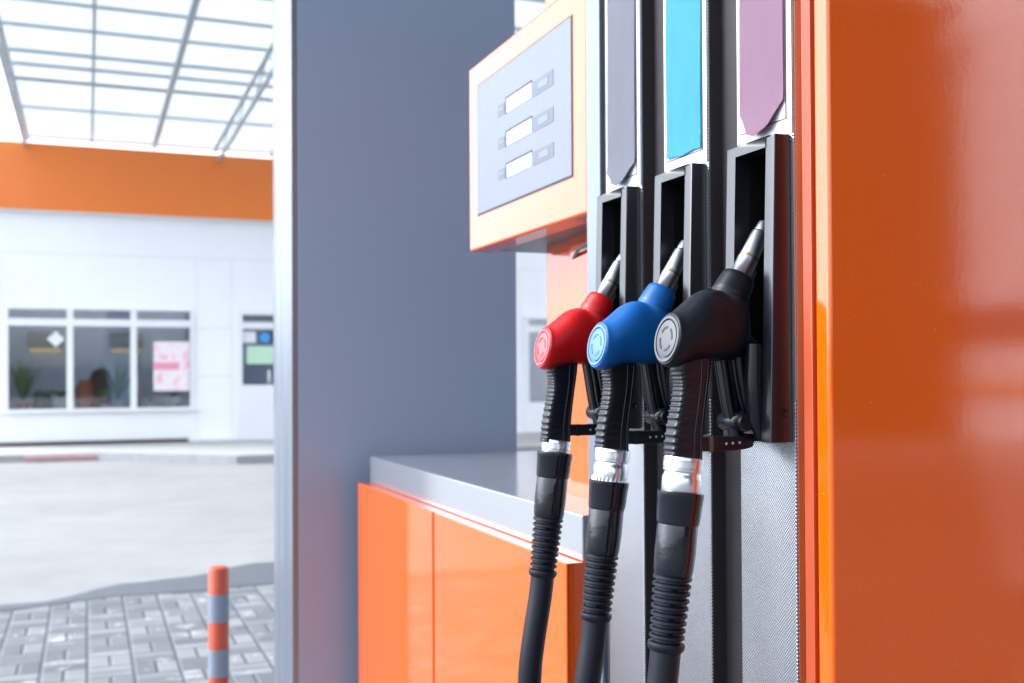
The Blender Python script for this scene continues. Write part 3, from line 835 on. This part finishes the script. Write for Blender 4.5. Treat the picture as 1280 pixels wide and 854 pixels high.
dm = bx(-.105, .105, -.003, .003, -.105, .105).build('diamond_sign', M['paper'], None, 0, (-.55, YB+.010, 2.07)); dm.rotation_euler = (0, R(45), 0)
tag(dm, 'white diamond-shaped sign hanging in the left window light', 'sign')

# things on the inner sill and in the room
def potted(x, y, z, ph, pr_, mat, leafmat, n, ln, spread, label, droop=.3):
    root = empty('potted_plant', (x, y, z)); tag(root, label, 'plant', 'potted plants on the shop window sill')
    part(MB().lathe((x, y, z), (0, 0, 1), [(0, pr_*.72), (ph*.9, pr_), (ph, pr_*1.05), (ph, pr_*.9), (ph*.9, pr_*.85), (ph*.9, .002)], 20), 'pot', M[mat], root)
    mb = MB(); bm = mb.bm
    for i in range(n):
        a = random.uniform(0, 6.283); l = ln*random.uniform(.6, 1.1); s = spread*random.uniform(.3, 1); w = .028*random.uniform(.7, 1.4)
        dx, dy = math.cos(a), math.sin(a)*.5; prev = None
        for k in range(6):
            t = k/5; rr_ = s*t; zz_ = z + ph + l*(t - droop*t*t)
            ww = w*math.sin(math.pi*min(1, t*.85+.12))
            p = Vector((x+dx*rr_, y+dy*rr_, zz_)); q = Vector((-dy, dx, .15))*ww
            cur = (bm.verts.new(p-q), bm.verts.new(p+q))
            if prev: bm.faces.new((prev[0], prev[1], cur[1], cur[0]))
            prev = cur
    part(mb, 'foliage', M[leafmat], root, 0)
sz = .755; yy = YB+.24
tb = bx(-1.36, 1.84, YB+.09, YB+.48, .70, .755, .01).build('display_shelf', M['wood'], None, 30); tag(tb, 'long wooden shelf behind the shop window carrying plants', 'shelf')
mbq = MB()
for lx in (-1.25, .25, 1.7): mbq.box(lx, lx+.06, YB+.14, YB+.44, .14, .699)
mbq.build('shelf_leg', M['wood'], tb, 0)
potted(-.47, yy, sz, .24, .17, 'pot_white', 'leaf', 60, .36, .34, 'bushy green plant in a white pot at the right of the left window light', .75)
potted(.52, yy, sz, .17, .14, 'pot_white', 'leaf2', 46, .95, .50, 'tall pale spiky plant in a white pot in the middle window light', .25)
potted(-1.12, yy, sz, .16, .13, 'terracotta', 'leaf', 50, 1.05, .38, 'tall thin plant in a terracotta pot at the left window edge', .3)
potted(1.52, yy, sz, .22, .15, 'pot_white', 'leaf', 26, .20, .16, 'low plant in a white pot below the pink poster', .6)
potted(1.08, yy, sz, .12, .10, 'pot_white', 'leaf2', 24, .20, .15, 'small plant at the left foot of the right window light', .6)
potted(-.82, yy, sz, .13, .11, 'terracotta', 'leaf2', 40, .42, .26, 'feathery plant in a terracotta pot in the left window light', .4)
potted(.30, yy-.06, sz, .12, .10, 'pot_white', 'leaf', 40, .50, .30, 'dark green plant in a small white pot left of the tall spiky plant', .45)
m = MB(); m.lathe((-.05, yy, sz), (0, 0, 1), [(0, .12), (.18, .16), (.40, .17), (.52, .11), (.56, .12), (.56, .02)], 24)
tag(m.build('vase', M['terracotta'], None, 40), 'terracotta orange vase on the shelf in the middle window light', 'vase')
m = MB(); m.lathe((.22, yy+.1, sz), (0, 0, 1), [(0, .16), (.25, .20), (.55, .21), (.72, .15), (.78, .03)], 24)
tag(m.build('jar', M['darkbrown'], None, 40), 'dark brown rounded jar beside the terracotta vase', 'jar')
m = MB(); m.box(-.95, -.62, yy-.1, yy+.15, sz, sz+.30, .06, 3)
tag(m.build('box', M['slate'], None, 40), 'slate blue soft box on the shelf in the left window light', 'box')
for x, lab in ((-.78, 'wooden wall lamp with a yellow glow in the left window light'), (.72, 'wooden wall lamp with a yellow glow behind the middle mullion')):
    root = empty('wall_lamp', (x, YB+1.5, 1.75)); tag(root, lab, 'lamp', 'wooden lamps inside the shop')
    part(MB().box(x-.30, x+.30, YB+1.40, YB+1.595, 1.95, 2.25, .01), 'lamp_hood', M['wood'], root)
    t = NT('lamp_tube'); em = t.n('ShaderNodeEmission'); em.inputs[0].default_value = (1, .78, .36, 1); em.inputs[1].default_value = .10; t.l(em.outputs[0], t.out.inputs['Surface'])
    part(MB().box(x-.28, x+.28, YB+1.42, YB+1.59, 1.86, 1.93), 'lamp_tube', t.m, root, 0)

# buildings and wall added behind the viewer, unseen, only for the gloss to reflect
wh = empty('warehouse', (11, -20, 0)); tag(wh, 'tall dark brown warehouse at the lot edge behind the viewer', 'building')  # unseen block added to darken the light on the near faces
part(MB().box(5.5, 17.3, -26, -16, -.01, 9), 'wall', M['boundary'], wh, 0)
part(MB().box(5.2, 17.35, -26.3, -15.7, 9.001, 9.3), 'roof', M['boundary'], wh, 0)
for x in (7, 11): part(MB().box(x, x+2.4, -15.99, -15.9, .02, 3.), 'door', M['slate'], wh, 0)
wb = empty('white_building', (22, -18, 0)); tag(wb, 'white flat-roofed building with a dark window strip beside the brown warehouse', 'building')  # unseen block added as the bright reflection in the end panel
part(MB().box(18, 28, -34, -4, -.01, 15), 'wall', M['wallwhite'], wb, 0)
part(MB().box(17.9, 28.1, -34.1, -3.9, 15.001, 15.35), 'roof', M['slate'], wb, 0)
part(MB().box(17.93, 17.999, -33, -5, 2.0, 2.75), 'window', M['slate'], wb, 0)
part(MB().box(17.90, 17.999, -33, -5, .95, 1.15), 'wall_band', M['fascia'], wb, 0)
tag(bx(-30, 60, -38.4, -38, -.01, 2.1).build('boundary_wall', M['boundary'], None, 0), 'long weathered brown boundary wall at the far edge of the lot behind the viewer', 'wall')  # unseen wall added as a low dark band for the reflections

# ------------------------------------------------------------------ light
SUN_EL, SUN_AZ = R(40), R(292)           # azimuth clockwise from +Y
w = bpy.data.worlds.new('World'); scene.world = w; w.use_nodes = True
nt = w.node_tree; bg = nt.nodes['Background']
sky = nt.nodes.new('ShaderNodeTexSky'); sky.sky_type = 'NISHITA'; sky.sun_disc = False
sky.sun_elevation = SUN_EL; sky.sun_rotation = SUN_AZ
sky.air_density = 1.0; sky.dust_density = 3.5; sky.ozone_density = 1.0
hs = nt.nodes.new('ShaderNodeHueSaturation'); hs.inputs['Saturation'].default_value = .03
nt.links.new(sky.outputs[0], hs.inputs['Color']); tint = nt.nodes.new('ShaderNodeMix'); tint.data_type = 'RGBA'; tint.blend_type = 'MULTIPLY'; tint.inputs[0].default_value = 1
tint.inputs[7].default_value = (.915, .98, 1.08, 1)
nt.links.new(hs.outputs[0], tint.inputs[6]); nt.links.new(tint.outputs[2], bg.inputs[0])
bg.inputs[1].default_value = .15
sd = bpy.data.lights.new('sun', 'SUN'); sun = bpy.data.objects.new('sun', sd); COL.objects.link(sun)
sd.energy = .5; sd.angle = R(25); sd.color = (1, .985, .96)
sdir = Vector((math.sin(SUN_AZ)*math.cos(SUN_EL), math.cos(SUN_AZ)*math.cos(SUN_EL), math.sin(SUN_EL)))
sun.rotation_euler = sdir.to_track_quat('Z', 'Y').to_euler(); sun.location = sdir*50

vs = scene.view_settings; vs.view_transform = 'Standard'; vs.look = 'None'; vs.gamma = 1; vs.use_curve_mapping = False
vs.exposure = 2.07
cy = scene.cycles; cy.use_denoising = True; cy.max_bounces = 10; cy.diffuse_bounces = 5; cy.glossy_bounces = 6
cy.transparent_max_bounces = 12; cy.caustics_reflective = False; cy.caustics_refractive = False; cy.sample_clamp_indirect = 12
